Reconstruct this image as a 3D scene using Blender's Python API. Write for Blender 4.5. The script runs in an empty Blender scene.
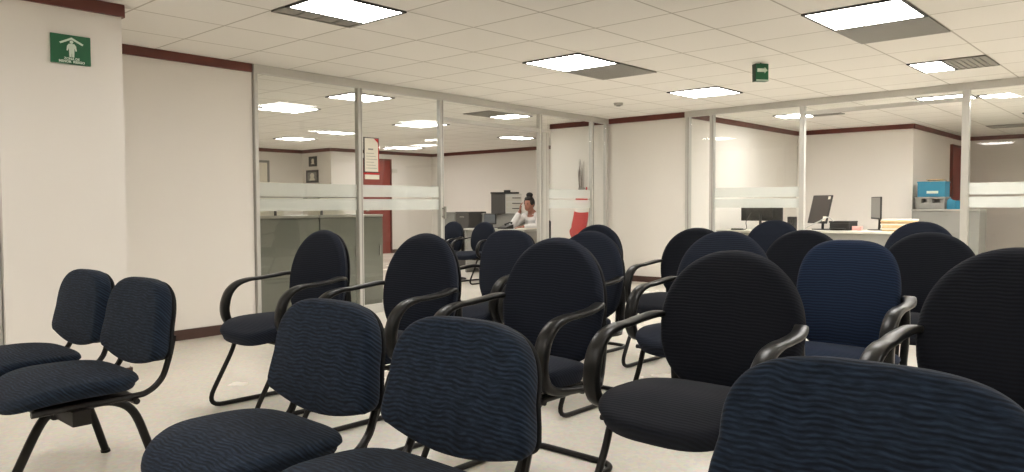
import bpy, bmesh, math, random
from mathutils import Vector, Matrix
random.seed(7)
PI = math.pi
S = bpy.context.scene
COL = S.collection
CEIL = 2.352

# ------------------------------------------------------------------ materials
def new_mat(name):
    m = bpy.data.materials.new(name); m.use_nodes = True
    nt = m.node_tree; b = nt.nodes['Principled BSDF']
    return m, nt, b

def plain(name, col, rough=.5, metal=0., spec=.5, noise=0., nscale=8., bump=0., bscale=60.):
    m, nt, b = new_mat(name)
    b.inputs['Base Color'].default_value = (*col, 1)
    b.inputs['Roughness'].default_value = rough
    b.inputs['Metallic'].default_value = metal
    b.inputs['Specular IOR Level'].default_value = spec
    if noise or bump:
        tc = nt.nodes.new('ShaderNodeTexCoord')
    if noise:
        n = nt.nodes.new('ShaderNodeTexNoise'); n.inputs['Scale'].default_value = nscale
        n.inputs['Detail'].default_value = 5
        nt.links.new(tc.outputs['Object'], n.inputs['Vector'])
        r = nt.nodes.new('ShaderNodeMix'); r.data_type = 'RGBA'
        r.inputs[6].default_value = (*[c * (1 - noise) for c in col], 1)
        r.inputs[7].default_value = (*[min(1, c * (1 + noise)) for c in col], 1)
        nt.links.new(n.outputs['Fac'], r.inputs[0]); nt.links.new(r.outputs[2], b.inputs['Base Color'])
    if bump:
        n2 = nt.nodes.new('ShaderNodeTexNoise'); n2.inputs['Scale'].default_value = bscale
        nt.links.new(tc.outputs['Object'], n2.inputs['Vector'])
        bp = nt.nodes.new('ShaderNodeBump'); bp.inputs['Strength'].default_value = bump; bp.inputs['Distance'].default_value = .01
        nt.links.new(n2.outputs['Fac'], bp.inputs['Height']); nt.links.new(bp.outputs['Normal'], b.inputs['Normal'])
    return m

def emit(name, col, power):
    m, nt, b = new_mat(name)
    b.inputs['Base Color'].default_value = (.8, .8, .8, 1)
    b.inputs['Emission Color'].default_value = (*col, 1)
    b.inputs['Emission Strength'].default_value = power
    return m

def fabric(name, dark, light, period, distort, mixlo, mixhi, bump=.35, dash=True):
    """woven upholstery: wavy horizontal strokes of a lighter thread on a dark ground"""
    m, nt, b = new_mat(name)
    N = nt.nodes.new; L = nt.links.new
    tc = N('ShaderNodeTexCoord'); sp = N('ShaderNodeSeparateXYZ'); L(tc.outputs['Object'], sp.inputs[0])
    def mth(op, a, bb=None):
        n = N('ShaderNodeMath'); n.operation = op
        for i, v in enumerate((a, bb)):
            if v is None: continue
            if isinstance(v, (int, float)): n.inputs[i].default_value = v
            else: L(v, n.inputs[i])
        return n.outputs[0]
    w = mth('ADD', sp.outputs['Z'], mth('MULTIPLY', sp.outputs['X'], .85))
    nz = N('ShaderNodeTexNoise'); nz.inputs['Scale'].default_value = 9; nz.inputs['Detail'].default_value = 3
    L(tc.outputs['Object'], nz.inputs['Vector'])
    w = mth('ADD', w, mth('MULTIPLY', mth('SUBTRACT', nz.outputs['Fac'], .5), distort))
    wob = mth('MULTIPLY', mth('SINE', mth('MULTIPLY', sp.outputs['Y'], 70.)), distort * .06)
    w = mth('ADD', w, wob)
    s = mth('SINE', mth('MULTIPLY', w, 2 * PI / period))
    s = mth('ADD', mth('MULTIPLY', s, .5), .5)
    if dash:
        cb = N('ShaderNodeCombineXYZ'); L(mth('MULTIPLY', sp.outputs['Y'], 26.), cb.inputs[0]); L(mth('MULTIPLY', w, 1.0 / period), cb.inputs[1])
        n3 = N('ShaderNodeTexNoise'); n3.inputs['Scale'].default_value = 1.6; n3.inputs['Detail'].default_value = 2
        L(cb.outputs[0], n3.inputs['Vector'])
        mr = N('ShaderNodeMapRange'); mr.inputs['From Min'].default_value = .38; mr.inputs['From Max'].default_value = .62
        L(n3.outputs['Fac'], mr.inputs['Value'])
        cb2 = N('ShaderNodeCombineXYZ'); L(mth('MULTIPLY', sp.outputs['Y'], 22.), cb2.inputs[0]); L(mth('MULTIPLY', w, 1.15 / period), cb2.inputs[1])
        n4 = N('ShaderNodeTexNoise'); n4.inputs['Scale'].default_value = 1.; n4.inputs['Detail'].default_value = 3
        L(cb2.outputs[0], n4.inputs['Vector'])
        m4 = N('ShaderNodeMapRange'); m4.inputs['From Min'].default_value = .40; m4.inputs['From Max'].default_value = .60
        L(n4.outputs['Fac'], m4.inputs['Value'])
        s = mth('ADD', mth('MULTIPLY', s, .62), mth('MULTIPLY', m4.outputs[0], .38))
        s2 = mth('MULTIPLY', s, mth('ADD', mth('MULTIPLY', mr.outputs[0], .55), .45))
    else:
        s2 = s
    mp = N('ShaderNodeMapRange'); mp.inputs['To Min'].default_value = mixlo; mp.inputs['To Max'].default_value = mixhi
    L(s2, mp.inputs['Value'])
    mx = N('ShaderNodeMix'); mx.data_type = 'RGBA'
    mx.inputs[6].default_value = (*dark, 1); mx.inputs[7].default_value = (*light, 1)
    L(mp.outputs[0], mx.inputs[0]); L(mx.outputs[2], b.inputs['Base Color'])
    b.inputs['Roughness'].default_value = .95; b.inputs['Specular IOR Level'].default_value = .12
    b.inputs['Sheen Weight'].default_value = .04; b.inputs['Sheen Roughness'].default_value = .5
    bp = N('ShaderNodeBump'); bp.inputs['Strength'].default_value = bump; bp.inputs['Distance'].default_value = .006
    fine = N('ShaderNodeTexNoise'); fine.inputs['Scale'].default_value = 260
    L(tc.outputs['Object'], fine.inputs['Vector'])
    L(mth('ADD', s2, mth('MULTIPLY', fine.outputs['Fac'], .35)), bp.inputs['Height']); L(bp.outputs['Normal'], b.inputs['Normal'])
    return m

M = {}
M['wall'] = plain('warm_wall_paint', (.745, .715, .672), .75, spec=.25, noise=.025, nscale=1.3, bump=.03, bscale=220)
M['trim'] = plain('redbrown_trim', (.115, .026, .017), .4, noise=.15, nscale=6)
M['base'] = plain('brown_baseboard', (.06, .026, .018), .45)
M['alu'] = plain('aluminium', (.52, .51, .48), .42, metal=.2, noise=.04, nscale=3)
M['alu_dark'] = plain('aluminium_shadow_gap', (.18, .17, .15), .5, metal=.3)
M['bench_fab'] = fabric('bench_upholstery', (.0055, .0075, .0122), (.0205, .034, .060), .0125, .030, .0, 1.0, .2)
M['arm_fab'] = fabric('armchair_upholstery', (.009, .0108, .017), (.0155, .020, .033), .0125, .012, .0, 1.0, .14, dash=False)
M['black_fab'] = fabric('dark_armchair_upholstery', (.0092, .0102, .0142), (.0122, .014, .020), .0125, .012, .0, 1.0, .14, dash=False)
M['blue_fab'] = fabric('blue_armchair_upholstery', (.0065, .0105, .022), (.0115, .022, .050), .0135, .014, .0, 1.0, .16, dash=False)
M['plastic'] = plain('black_plastic', (.008, .0078, .0075), .33, spec=.24, noise=.2, nscale=12, bump=.04, bscale=300)
M['tube'] = plain('black_enamel_tube', (.010, .0085, .0075), .4, spec=.22)
M['shell'] = plain('black_back_shell', (.011, .011, .012), .6, spec=.2)
M['dark'] = plain('dark_plastic', (.022, .021, .020), .45)
M['screen'] = plain('grey_screen', (.12, .13, .14), .25)
M['darkscreen'] = plain('dark_screen', (.030, .022, .018), .3)
M['grey_steel'] = plain('grey_green_steel', (.155, .16, .13), .45, noise=.05, nscale=3)
M['grey_light'] = plain('light_grey_laminate', (.42, .41, .37), .5)
M['grey_mid'] = plain('mid_grey_steel', (.26, .255, .235), .5, noise=.04, nscale=3)
M['grey_dark'] = plain('dark_grey_panel', (.075, .07, .065), .55)
M['white_lam'] = plain('offwhite_laminate', (.62, .60, .53), .4)
M['white_pl'] = plain('white_plastic', (.66, .65, .61), .4)
M['paper'] = plain('paper', (.78, .74, .64), .8, noise=.06, nscale=30)
M['manila'] = plain('manila_paper', (.66, .47, .26), .8, noise=.25, nscale=25)
M['red'] = plain('red_felt', (.52, .026, .028), .85, noise=.12, nscale=12, bump=.15, bscale=120)
M['white_felt'] = plain('white_fleece', (.82, .80, .75), .95, bump=.3, bscale=90)
M['reddoor'] = plain('oxblood_door', (.20, .032, .024), .45, noise=.1, nscale=3)
M['twig'] = plain('dry_twig', (.10, .07, .05), .8)
M['green'] = plain('sign_green', (.003, .10, .036), .45)
M['signwhite'] = plain('sign_white', (.62, .72, .62), .5)
M['sign_side'] = plain('sign_side', (.012, .035, .018), .5)
M['blue_card'] = plain('blue_cardboard', (.03, .21, .33), .6, noise=.1, nscale=10)
M['pink'] = plain('pink_card', (.75, .40, .36), .7)
M['skin'] = plain('skin', (.36, .155, .105), .5)
M['hair'] = plain('black_hair', (.012, .009, .008), .5, noise=.3, nscale=60)
M['blouse'] = plain('white_blouse', (.74, .72, .70), .85, noise=.05, nscale=20)
M['trousers'] = plain('dark_trousers', (.02, .02, .025), .9)
M['cable'] = plain('pale_cable', (.5, .5, .47), .5)
M['diff'] = emit('lit_diffuser', (1., .97, .925), 19.)
M['diff_boost'] = emit('lit_diffuser_boosted', (1., .97, .925), 36.)  # emission raised above the other diffusers to brighten the right office
M['frame_dark'] = plain('black_fixture_frame', (.03, .028, .025), .5)
M['grille'] = plain('grey_grille', (.29, .275, .24), .55)
M['grille_slat'] = plain('grey_grille_slat', (.255, .245, .22), .5)
M['eye'] = plain('eye', (.02, .015, .012), .2)
M['lips'] = plain('lips', (.35, .10, .08), .5)

def ceiling_mat():
    m, nt, b = new_mat('mineral_fibre_tiles')
    N = nt.nodes.new; L = nt.links.new
    tc = N('ShaderNodeTexCoord'); sp = N('ShaderNodeSeparateXYZ'); L(tc.outputs['Object'], sp.inputs[0])
    def mth(op, a, bb=None):
        n = N('ShaderNodeMath'); n.operation = op
        for i, v in enumerate((a, bb)):
            if v is None: continue
            if isinstance(v, (int, float)): n.inputs[i].default_value = v
            else: L(v, n.inputs[i])
        return n.outputs[0]
    def dist(o, off, step):
        f = mth('FRACT', mth('DIVIDE', mth('ADD', o, 61 * step - off), step))
        return mth('MULTIPLY', mth('MINIMUM', f, mth('SUBTRACT', 1.0, f)), step)
    dx = dist(sp.outputs['X'], 4.434, .6075); dy = dist(sp.outputs['Y'], 3.209, .6125)
    d = mth('MINIMUM', dx, dy)
    ln = N('ShaderNodeMapRange'); ln.inputs['From Min'].default_value = .0045; ln.inputs['From Max'].default_value = .0085
    L(d, ln.inputs['Value'])
    # every tile its own slight tone
    ix = mth('FLOOR', mth('DIVIDE', mth('SUBTRACT', sp.outputs['X'], 4.434), .6075)); iy = mth('FLOOR', mth('DIVIDE', mth('SUBTRACT', sp.outputs['Y'], 3.209), .6125))
    cb = N('ShaderNodeCombineXYZ'); L(ix, cb.inputs[0]); L(iy, cb.inputs[1])
    wn = N('ShaderNodeTexWhiteNoise'); wn.noise_dimensions = '2D'; L(cb.outputs[0], wn.inputs['Vector'])
    nz = N('ShaderNodeTexNoise'); nz.inputs['Scale'].default_value = 120; nz.inputs['Detail'].default_value = 4; L(tc.outputs['Object'], nz.inputs['Vector'])
    v = mth('ADD', mth('MULTIPLY', wn.outputs['Value'], .05), mth('MULTIPLY', nz.outputs['Fac'], .06))
    mx = N('ShaderNodeMix'); mx.data_type = 'RGBA'; mx.inputs[6].default_value = (.785, .763, .72, 1); mx.inputs[7].default_value = (.87, .85, .81, 1)
    L(mth('MULTIPLY', v, 6.), mx.inputs[0])
    m2 = N('ShaderNodeMix'); m2.data_type = 'RGBA'; m2.inputs[6].default_value = (.48, .45, .40, 1)
    L(ln.outputs[0], m2.inputs[0]); L(mx.outputs[2], m2.inputs[7]); L(m2.outputs[2], b.inputs['Base Color'])
    b.inputs['Roughness'].default_value = .9; b.inputs['Specular IOR Level'].default_value = .1
    bp = N('ShaderNodeBump'); bp.inputs['Strength'].default_value = .2; bp.inputs['Distance'].default_value = .004
    L(mth('ADD', mth('MULTIPLY', ln.outputs[0], 1.), mth('MULTIPLY', nz.outputs['Fac'], .4)), bp.inputs['Height']); L(bp.outputs['Normal'], b.inputs['Normal'])
    return m
M['ceil'] = ceiling_mat()

def floor_mat():
    m, nt, b = new_mat('polished_cream_terrazzo')
    N = nt.nodes.new; L = nt.links.new
    tc = N('ShaderNodeTexCoord')
    n1 = N('ShaderNodeTexNoise'); n1.inputs['Scale'].default_value = 1.1; n1.inputs['Detail'].default_value = 6; L(tc.outputs['Object'], n1.inputs['Vector'])
    n2 = N('ShaderNodeTexVoronoi'); n2.inputs['Scale'].default_value = 55; L(tc.outputs['Object'], n2.inputs['Vector'])
    mx = N('ShaderNodeMix'); mx.data_type = 'RGBA'; mx.inputs[6].default_value = (.72, .675, .60, 1); mx.inputs[7].default_value = (.83, .79, .71, 1)
    L(n1.outputs['Fac'], mx.inputs[0])
    m2 = N('ShaderNodeMix'); m2.data_type = 'RGBA'; m2.blend_type = 'MULTIPLY'; m2.inputs[0].default_value = .12
    L(mx.outputs[2], m2.inputs[6]); L(n2.outputs['Color'], m2.inputs[7])
    L(m2.outputs[2], b.inputs['Base Color'])
    rr = N('ShaderNodeMapRange'); rr.inputs['To Min'].default_value = .16; rr.inputs['To Max'].default_value = .34
    L(n1.outputs['Fac'], rr.inputs['Value']); L(rr.outputs[0], b.inputs['Roughness'])
    b.inputs['Specular IOR Level'].default_value = .5
    return m
M['floor'] = floor_mat()

def glass_mat():
    m = bpy.data.materials.new('clear_glass'); m.use_nodes = True
    nt = m.node_tree; nt.nodes.clear()
    o = nt.nodes.new('ShaderNodeOutputMaterial'); t = nt.nodes.new('ShaderNodeBsdfTransparent'); g = nt.nodes.new('ShaderNodeBsdfGlossy')
    t.inputs[0].default_value = (.972, .978, .970, 1); g.inputs['Roughness'].default_value = .02; g.inputs[0].default_value = (1, 1, 1, 1)
    lw = nt.nodes.new('ShaderNodeLayerWeight'); lw.inputs[0].default_value = .5
    pw = nt.nodes.new('ShaderNodeMath'); pw.operation = 'POWER'; pw.inputs[1].default_value = 5.; nt.links.new(lw.outputs['Facing'], pw.inputs[0])
    f = nt.nodes.new('ShaderNodeMath'); f.operation = 'MULTIPLY_ADD'; f.inputs[1].default_value = .9; f.inputs[2].default_value = .03; nt.links.new(pw.outputs[0], f.inputs[0])
    x = nt.nodes.new('ShaderNodeMixShader')
    nt.links.new(f.outputs[0], x.inputs[0]); nt.links.new(t.outputs[0], x.inputs[1]); nt.links.new(g.outputs[0], x.inputs[2]); nt.links.new(x.outputs[0], o.inputs[0])
    return m
M['glass'] = glass_mat()

def frost_mat():
    m = bpy.data.materials.new('frosted_film'); m.use_nodes = True
    nt = m.node_tree; nt.nodes.clear()
    o = nt.nodes.new('ShaderNodeOutputMaterial'); t = nt.nodes.new('ShaderNodeBsdfTransparent')
    d = nt.nodes.new('ShaderNodeBsdfDiffuse'); d.inputs[0].default_value = (.84, .86, .84, 1)
    l = nt.nodes.new('ShaderNodeBsdfTranslucent'); l.inputs[0].default_value = (.86, .88, .86, 1)
    a = nt.nodes.new('ShaderNodeMixShader'); a.inputs[0].default_value = .5
    x = nt.nodes.new('ShaderNodeMixShader'); x.inputs[0].default_value = .62
    nt.links.new(d.outputs[0], a.inputs[1]); nt.links.new(l.outputs[0], a.inputs[2])
    nt.links.new(t.outputs[0], x.inputs[1]); nt.links.new(a.outputs[0], x.inputs[2]); nt.links.new(x.outputs[0], o.inputs[0])
    return m
M['frost'] = frost_mat()

# ------------------------------------------------------------------ geometry helpers
def BM(): return bmesh.new()

def add_box(bm, x0, x1, y0, y1, z0, z1, bev=0., mat=None):
    r = bmesh.ops.create_cube(bm, size=1.)
    vs = r['verts']
    for v in vs:
        v.co = Vector((x0 + (v.co.x + .5) * (x1 - x0), y0 + (v.co.y + .5) * (y1 - y0), z0 + (v.co.z + .5) * (z1 - z0)))
    if bev:
        es = list({e for v in vs for e in v.link_edges})
        out = bmesh.ops.bevel(bm, geom=es, offset=bev, segments=2, affect='EDGES', profile=.6)
        vs = list({v for f in out['faces'] for v in f.verts} | {v for v in vs if v.is_valid})
    if mat is not None:
        for v in vs: v.co = mat @ v.co
    return vs

def catmull(pts, n=6, closed=False):
    P = [Vector(p) for p in pts]; out = []
    m = len(P)
    rng = range(m) if closed else range(m - 1)
    for i in rng:
        p0 = P[(i - 1) % m] if (closed or i > 0) else P[0]
        p1 = P[i]; p2 = P[(i + 1) % m]
        p3 = P[(i + 2) % m] if (closed or i + 2 < m) else P[-1]
        for k in range(n):
            t = k / n
            out.append(.5 * ((2 * p1) + (-p0 + p2) * t + (2 * p0 - 5 * p1 + 4 * p2 - p3) * t * t + (-p0 + 3 * p1 - 3 * p2 + p3) * t ** 3))
    if not closed: out.append(P[-1].copy())
    return out

def fillet(pts, r, n=5):
    P = [Vector(p) for p in pts]; out = [P[0]]
    for i in range(1, len(P) - 1):
        a, b, c = P[i - 1], P[i], P[i + 1]
        d1 = (a - b); d2 = (c - b); q = min(r, d1.length * .48, d2.length * .48)
        s = b + d1.normalized() * q; e = b + d2.normalized() * q
        for k in range(n + 1):
            t = k / n
            out.append((1 - t) ** 2 * s + 2 * t * (1 - t) * b + t * t * e)
    out.append(P[-1]); return out

def add_tube(bm, path, radius, seg=10, closed=False, cap=True):
    """round tube along a path; radius is a number or one per point"""
    P = [Vector(p) for p in path]; n = len(P)
    R = radius if isinstance(radius, (list, tuple)) else [radius] * n
    rings = []; nrm = None
    for i in range(n):
        a = P[(i - 1) % n] if (closed or i > 0) else P[i]; c = P[(i + 1) % n] if (closed or i < n - 1) else P[i]
        t = (c - a).normalized()
        if nrm is None:
            nrm = t.orthogonal().normalized()
        nrm = (nrm - t * nrm.dot(t))
        if nrm.length < 1e-6: nrm = t.orthogonal()
        nrm.normalize(); bn = t.cross(nrm)
        rings.append([bm.verts.new(P[i] + (nrm * math.cos(2 * PI * k / seg) + bn * math.sin(2 * PI * k / seg)) * R[i]) for k in range(seg)])
    for i in range(n if closed else n - 1):
        A = rings[i]; B = rings[(i + 1) % n]
        for k in range(seg): bm.faces.new((A[k], A[(k + 1) % seg], B[(k + 1) % seg], B[k]))
    if cap and not closed:
        bm.faces.new(list(reversed(rings[0]))); bm.faces.new(rings[-1])

def add_band(bm, path, w, t, side=Vector((0, 1, 0)), closed=True, rnd=.35):
    """flat moulded band swept along a path lying in a plane with normal `side`; w across, t thick (number or list)"""
    P = [Vector(p) for p in path]; n = len(P); rings = []
    prof = []
    for k in range(12):
        a = 2 * PI * k / 12; c, s = math.cos(a), math.sin(a)
        prof.append((math.copysign(abs(c) ** rnd, c) if abs(c) > 1e-6 else 0, math.copysign(abs(s) ** (rnd + .2), s) if abs(s) > 1e-6 else 0))
    for i in range(n):
        a = P[(i - 1) % n] if (closed or i > 0) else P[i]; c = P[(i + 1) % n] if (closed or i < n - 1) else P[i]
        tg = (c - a).normalized(); up = side.cross(tg).normalized()
        ti = t[i] if isinstance(t, list) else t; wi = w[i] if isinstance(w, list) else w
        rings.append([bm.verts.new(P[i] + side * (p[0] * wi / 2) + up * (p[1] * ti / 2)) for p in prof])
    m = len(prof)
    for i in range(n if closed else n - 1):
        A = rings[i]; B = rings[(i + 1) % n]
        for k in range(m): bm.faces.new((A[k], A[(k + 1) % m], B[(k + 1) % m], B[k]))
    if not closed:
        bm.faces.new(list(reversed(rings[0]))); bm.faces.new(rings[-1])

def add_ball(bm, c, r, seg=16, rot=None):
    q = bmesh.ops.create_uvsphere(bm, u_segments=seg, v_segments=max(8, seg * 2 // 3), radius=1.)
    rx, ry, rz = r if isinstance(r, (tuple, list)) else (r, r, r)
    for v in q['verts']:
        p = Vector((v.co.x * rx, v.co.y * ry, v.co.z * rz))
        if rot is not None: p = rot @ p
        v.co = p + Vector(c)

def add_prism(bm, poly, axis, a0, a1):
    """extrude a 2D polygon along x, y or z between a0 and a1"""
    def P(u, v, w): return {'x': (w, u, v), 'y': (u, w, v), 'z': (u, v, w)}[axis]
    A = [bm.verts.new(P(u, v, a0)) for u, v in poly]; B = [bm.verts.new(P(u, v, a1)) for u, v in poly]
    bm.faces.new(A); bm.faces.new(list(reversed(B)))
    n = len(poly)
    for i in range(n): bm.faces.new((A[i], B[i], B[(i + 1) % n], A[(i + 1) % n]))

def superoval(hw, up, dn, eu, ed, n=64, wb=1.0):
    """outline in (u,v): half-width hw, upper/lower half-heights and their exponents; wb widens the bottom"""
    out = []
    for k in range(n):
        a = 2 * PI * k / n; c, s = math.cos(a), math.sin(a)
        e, h = (eu, up) if s >= 0 else (ed, dn)
        u = math.copysign(abs(c) ** (2 / e), c) * hw; v = math.copysign(abs(s) ** (2 / e), s) * h
        if s < 0: u *= 1 + (wb - 1) * min(1, abs(s))
        out.append((u, v))
    return out

def add_cushion(bm, outline, thick, bulge, mapf, back_scale=.97, rings=9, edge=.022):
    """padded slab: outline (u,v) -> mapf(u,v,w): w is depth, 0 at the rim's front, negative towards the sitter"""
    layers = []
    for i in range(rings):                                   # front face, from rim to centre
        t = i / rings
        sc = 1 - t
        layers.append((sc, -bulge * (1 - sc ** 2.4) ))
    def ring(sc, w): return [bm.verts.new(mapf(u * sc, v * sc, w)) for u, v in outline]
    rows = [ring(1 - .006, 0)] if False else []
    stack = []
    R = min(edge, thick * .5)
    for k in range(5):                                       # back edge roll
        a = PI / 2 * k / 4
        stack.append((back_scale - (R * (1 - math.sin(a))) / .25, thick - R + R * math.cos(a)))
    for k in range(5):                                       # front edge roll
        a = PI / 2 * k / 4
        stack.append((1 - (R * (1 - math.cos(a))) / .25, R - R * math.sin(a)))
    lastsc = stack[-1][0]
    for sc, w in layers[1:]:
        stack.append((sc * lastsc, w))
    rows = [ring(sc, w) for sc, w in stack]
    n = len(outline)
    for A, B in zip(rows, rows[1:]):
        for k in range(n): bm.faces.new((A[k], A[(k + 1) % n], B[(k + 1) % n], B[k]))
    c = bm.verts.new(mapf(0, 0, -bulge))
    for k in range(n): bm.faces.new((rows[-1][k], rows[-1][(k + 1) % n], c))
    bm.faces.new(list(reversed(rows[0])))

def obj(name, bm, mat, parent=None, smooth=True, angle=40):
    bmesh.ops.recalc_face_normals(bm, faces=bm.faces[:])
    me = bpy.data.meshes.new(name); bm.to_mesh(me); bm.free()
    me.materials.append(M[mat] if isinstance(mat, str) else mat)
    if smooth:
        for p in me.polygons: p.use_smooth = True
        try: me.set_sharp_from_angle(angle=math.radians(angle))
        except Exception: pass
    o = bpy.data.objects.new(name, me); COL.objects.link(o)
    if parent is not None: o.parent = parent
    return o

def thing(name, label, cat, loc=(0, 0, 0), rz=0., group=None):
    o = bpy.data.objects.new(name, None); COL.objects.link(o)
    o.empty_display_size = .1; o.location = loc; o.rotation_euler = (0, 0, rz)
    o['label'] = label; o['category'] = cat
    if group: o['group'] = group
    return o

def tag(o, label, cat, group=None):
    o['label'] = label; o['category'] = cat
    if group: o['group'] = group
    return o

def struct(name, bm, mat, parent=None, smooth=False):
    o = obj(name, bm, mat, parent, smooth=smooth)
    if parent is None: o['kind'] = 'structure'
    return o

def dup(root, loc, rz, label, group=None):
    r = root.copy(); COL.objects.link(r); r.location = loc; r.rotation_euler = (0, 0, rz)
    r['label'] = label
    if group: r['group'] = group
    for ch in list(root.children):
        c = ch.copy(); COL.objects.link(c); c.parent = r
        for g in list(ch.children):
            d = g.copy(); COL.objects.link(d); d.parent = c
    return r

def quad_prism(bm, p0, p1, t, z0, z1):
    """upright slab along p0-p1, thickness t laid to the left of the direction"""
    a = Vector((*p0, 0)); b = Vector((*p1, 0)); d = (b - a).normalized(); n = Vector((-d.y, d.x, 0)) * t
    c = [a, b, b + n, a + n]
    A = [bm.verts.new((q.x, q.y, z0)) for q in c]; B = [bm.verts.new((q.x, q.y, z1)) for q in c]
    bm.faces.new(list(reversed(A))); bm.faces.new(B)
    for i in range(4): bm.faces.new((A[i], A[(i + 1) % 4], B[(i + 1) % 4], B[i]))

def wall(name, p0, p1, t=.12, z0=0., z1=CEIL, mat='wall'):
    bm = BM(); quad_prism(bm, p0, p1, t, z0, z1); return struct(name, bm, mat)

# ------------------------------------------------------------------ the shell
bm = BM(); add_box(bm, -4, 17, -5, 15.6, -.1, 0); struct('floor', bm, 'floor')
bm = BM(); add_box(bm, -4, 17, -5, 15.6, CEIL, CEIL + .08); struct('ceiling', bm, 'ceil')

# waiting room
wall('wall_back', (-4, -5), (-4, 15.6), t=-.12)
wall('wall_south', (-4, -5), (17, -5), t=-.12)
bm = BM(); add_box(bm, 1.247, 1.912, 5.0, 6.6, 0, CEIL); struct('wall_pillar', bm, 'wall')
wall('wall_left', (1.90, 6.17), (3.46, 6.22), t=.38)
wall('wall_recess', (-4, 5.35), (1.247, 5.35), t=.12)
# solid block between the two glass partitions
bm = BM()
add_prism(bm, [(9.262, 5.2), (13.25, 5.2), (13.25, 7.52), (9.215, 7.52)], 'z', 0, CEIL); struct('wall_middle', bm, 'wall')
# office beyond the left partition
wall('wall_office_west', (2.2, 6.6), (2.2, 15.15), t=.12)
wall('wall_office_north', (2.2, 15.0), (9.55, 15.0), t=.12)
bm = BM(); add_prism(bm, [(9.55, 15.6), (9.55, 13.9), (12.6, 13.9), (12.6, 15.6)], 'z', 0, CEIL); struct('wall_office_jog', bm, 'wall')
wall('wall_office_east', (12.45, 7.52), (12.45, 13.9), t=-.15)
# office beyond the right partition
wall('wall_office_right', (13.1, 5.2), (13.1, 3.36), t=.15)
wall('wall_office_corner', (13.25, 3.36), (16.5, 3.36), t=.15)
wall('wall_office_far', (16.5, 3.5), (16.5, -5), t=.15)

# crown trim and baseboards, one object per wall
tn = [0]
def crown(p0, p1, side=1, h=.075, t=.022):
    tn[0] += 1
    bm = BM(); quad_prism(bm, p0, p1, -t * side, CEIL - h, CEIL - .001); struct('trim_%d' % tn[0], bm, 'trim')
bn = [0]
def skirting(p0, p1, side=1, h=.085, t=.015):
    bn[0] += 1
    bm = BM(); quad_prism(bm, p0, p1, -t * side, 0.001, h); struct('baseboard_%d' % bn[0], bm, 'base')
for f in (crown, skirting):
    f((1.247, 5.0), (1.924, 5.0)); f((1.92, 6.17), (3.455, 6.22)); f((1.912, 5.0), (1.912, 6.15), 1)
    f((9.215, 7.52), (9.262, 5.2), 1); f((9.262, 5.2), (13.1, 5.2)); f((13.1, 5.2), (13.1, 3.36), 1)
    f((13.1, 3.36), (16.5, 3.36)); f((16.5, 3.36), (16.5, -5), 1)
    f((2.2, 15.0), (9.55, 15.0)); f((9.55, 15.0), (9.55, 13.9), 1); f((9.55, 13.9), (12.45, 13.9)); f((12.45, 13.9), (12.45, 7.52), 1)
    f((9.215, 7.52), (12.45, 7.52), -1)

# ------------------------------------------------------------------ glass partitions
L0 = Vector((3.47, 6.22, 0)); LD = (Vector((9.2, 6.46, 0)) - L0).normalized()
R0 = Vector((9.262, 5.2, 0)); RD = (Vector((9.062, 1.34, 0)) - R0).normalized()
def Lp(x):  return L0 + LD * ((x - L0.x) / LD.x)
def Rp(y):  return R0 + RD * ((y - R0.y) / RD.y)
pn = [0]; wn_ = [0]
def frame_mat4(o, d):
    n = Vector((-d.y, d.x, 0))
    return Matrix(((d.x, n.x, 0, o.x), (d.y, n.y, 0, o.y), (0, 0, 1, 0), (0, 0, 0, 1)))
def post(o, d, w, z0, z1, depth=.05, groove=True, name=None):
    """aluminium upright centred on o, two slim profiles with a shadow gap when wide"""
    pn[0] += 1; m = frame_mat4(o, d); bm = BM()
    add_box(bm, -w / 2, w / 2, -depth / 2, depth / 2, z0, z1, .003, m)
    s = struct(name or 'trim_post_%d' % pn[0], bm, 'alu')
    if groove:
        g = BM(); add_box(g, w * .12, w * .12 + .006, -depth / 2 - .001, -depth / 2 + .004, z0 + .002, z1 - .002, 0, m)
        obj('shadow_gap', g, 'alu_dark', s, smooth=False)
    return s
def rail(a, b, z0, z1, depth=.05, name='trim_rail'):
    pn[0] += 1; d = (b - a).normalized(); m = frame_mat4(a, d); bm = BM()
    add_box(bm, 0, (b - a).length, -depth / 2, depth / 2, z0, z1, .003, m)
    return struct('%s_%d' % (name, pn[0]), bm, 'alu')
def glazing(a, b, z0, z1, films=True):
    """one glazed bay: the pane with two frosted bands stuck on it"""
    wn_[0] += 1; d = (b - a).normalized(); m = frame_mat4(a, d); W = (b - a).length
    bm = BM(); add_box(bm, 0, W, -.004, .004, z0, z1, 0, m)
    w = struct('window_%d' % wn_[0], bm, 'glass')
    if films:
        for (f0, f1) in ((1.19, 1.312), (1.055, 1.168)):
            q = BM(); add_box(q, 0, W, .0045, .0058, f0, f1, 0, m); obj('frosted_band', q, 'frost', w, smooth=False)
    return w
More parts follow.
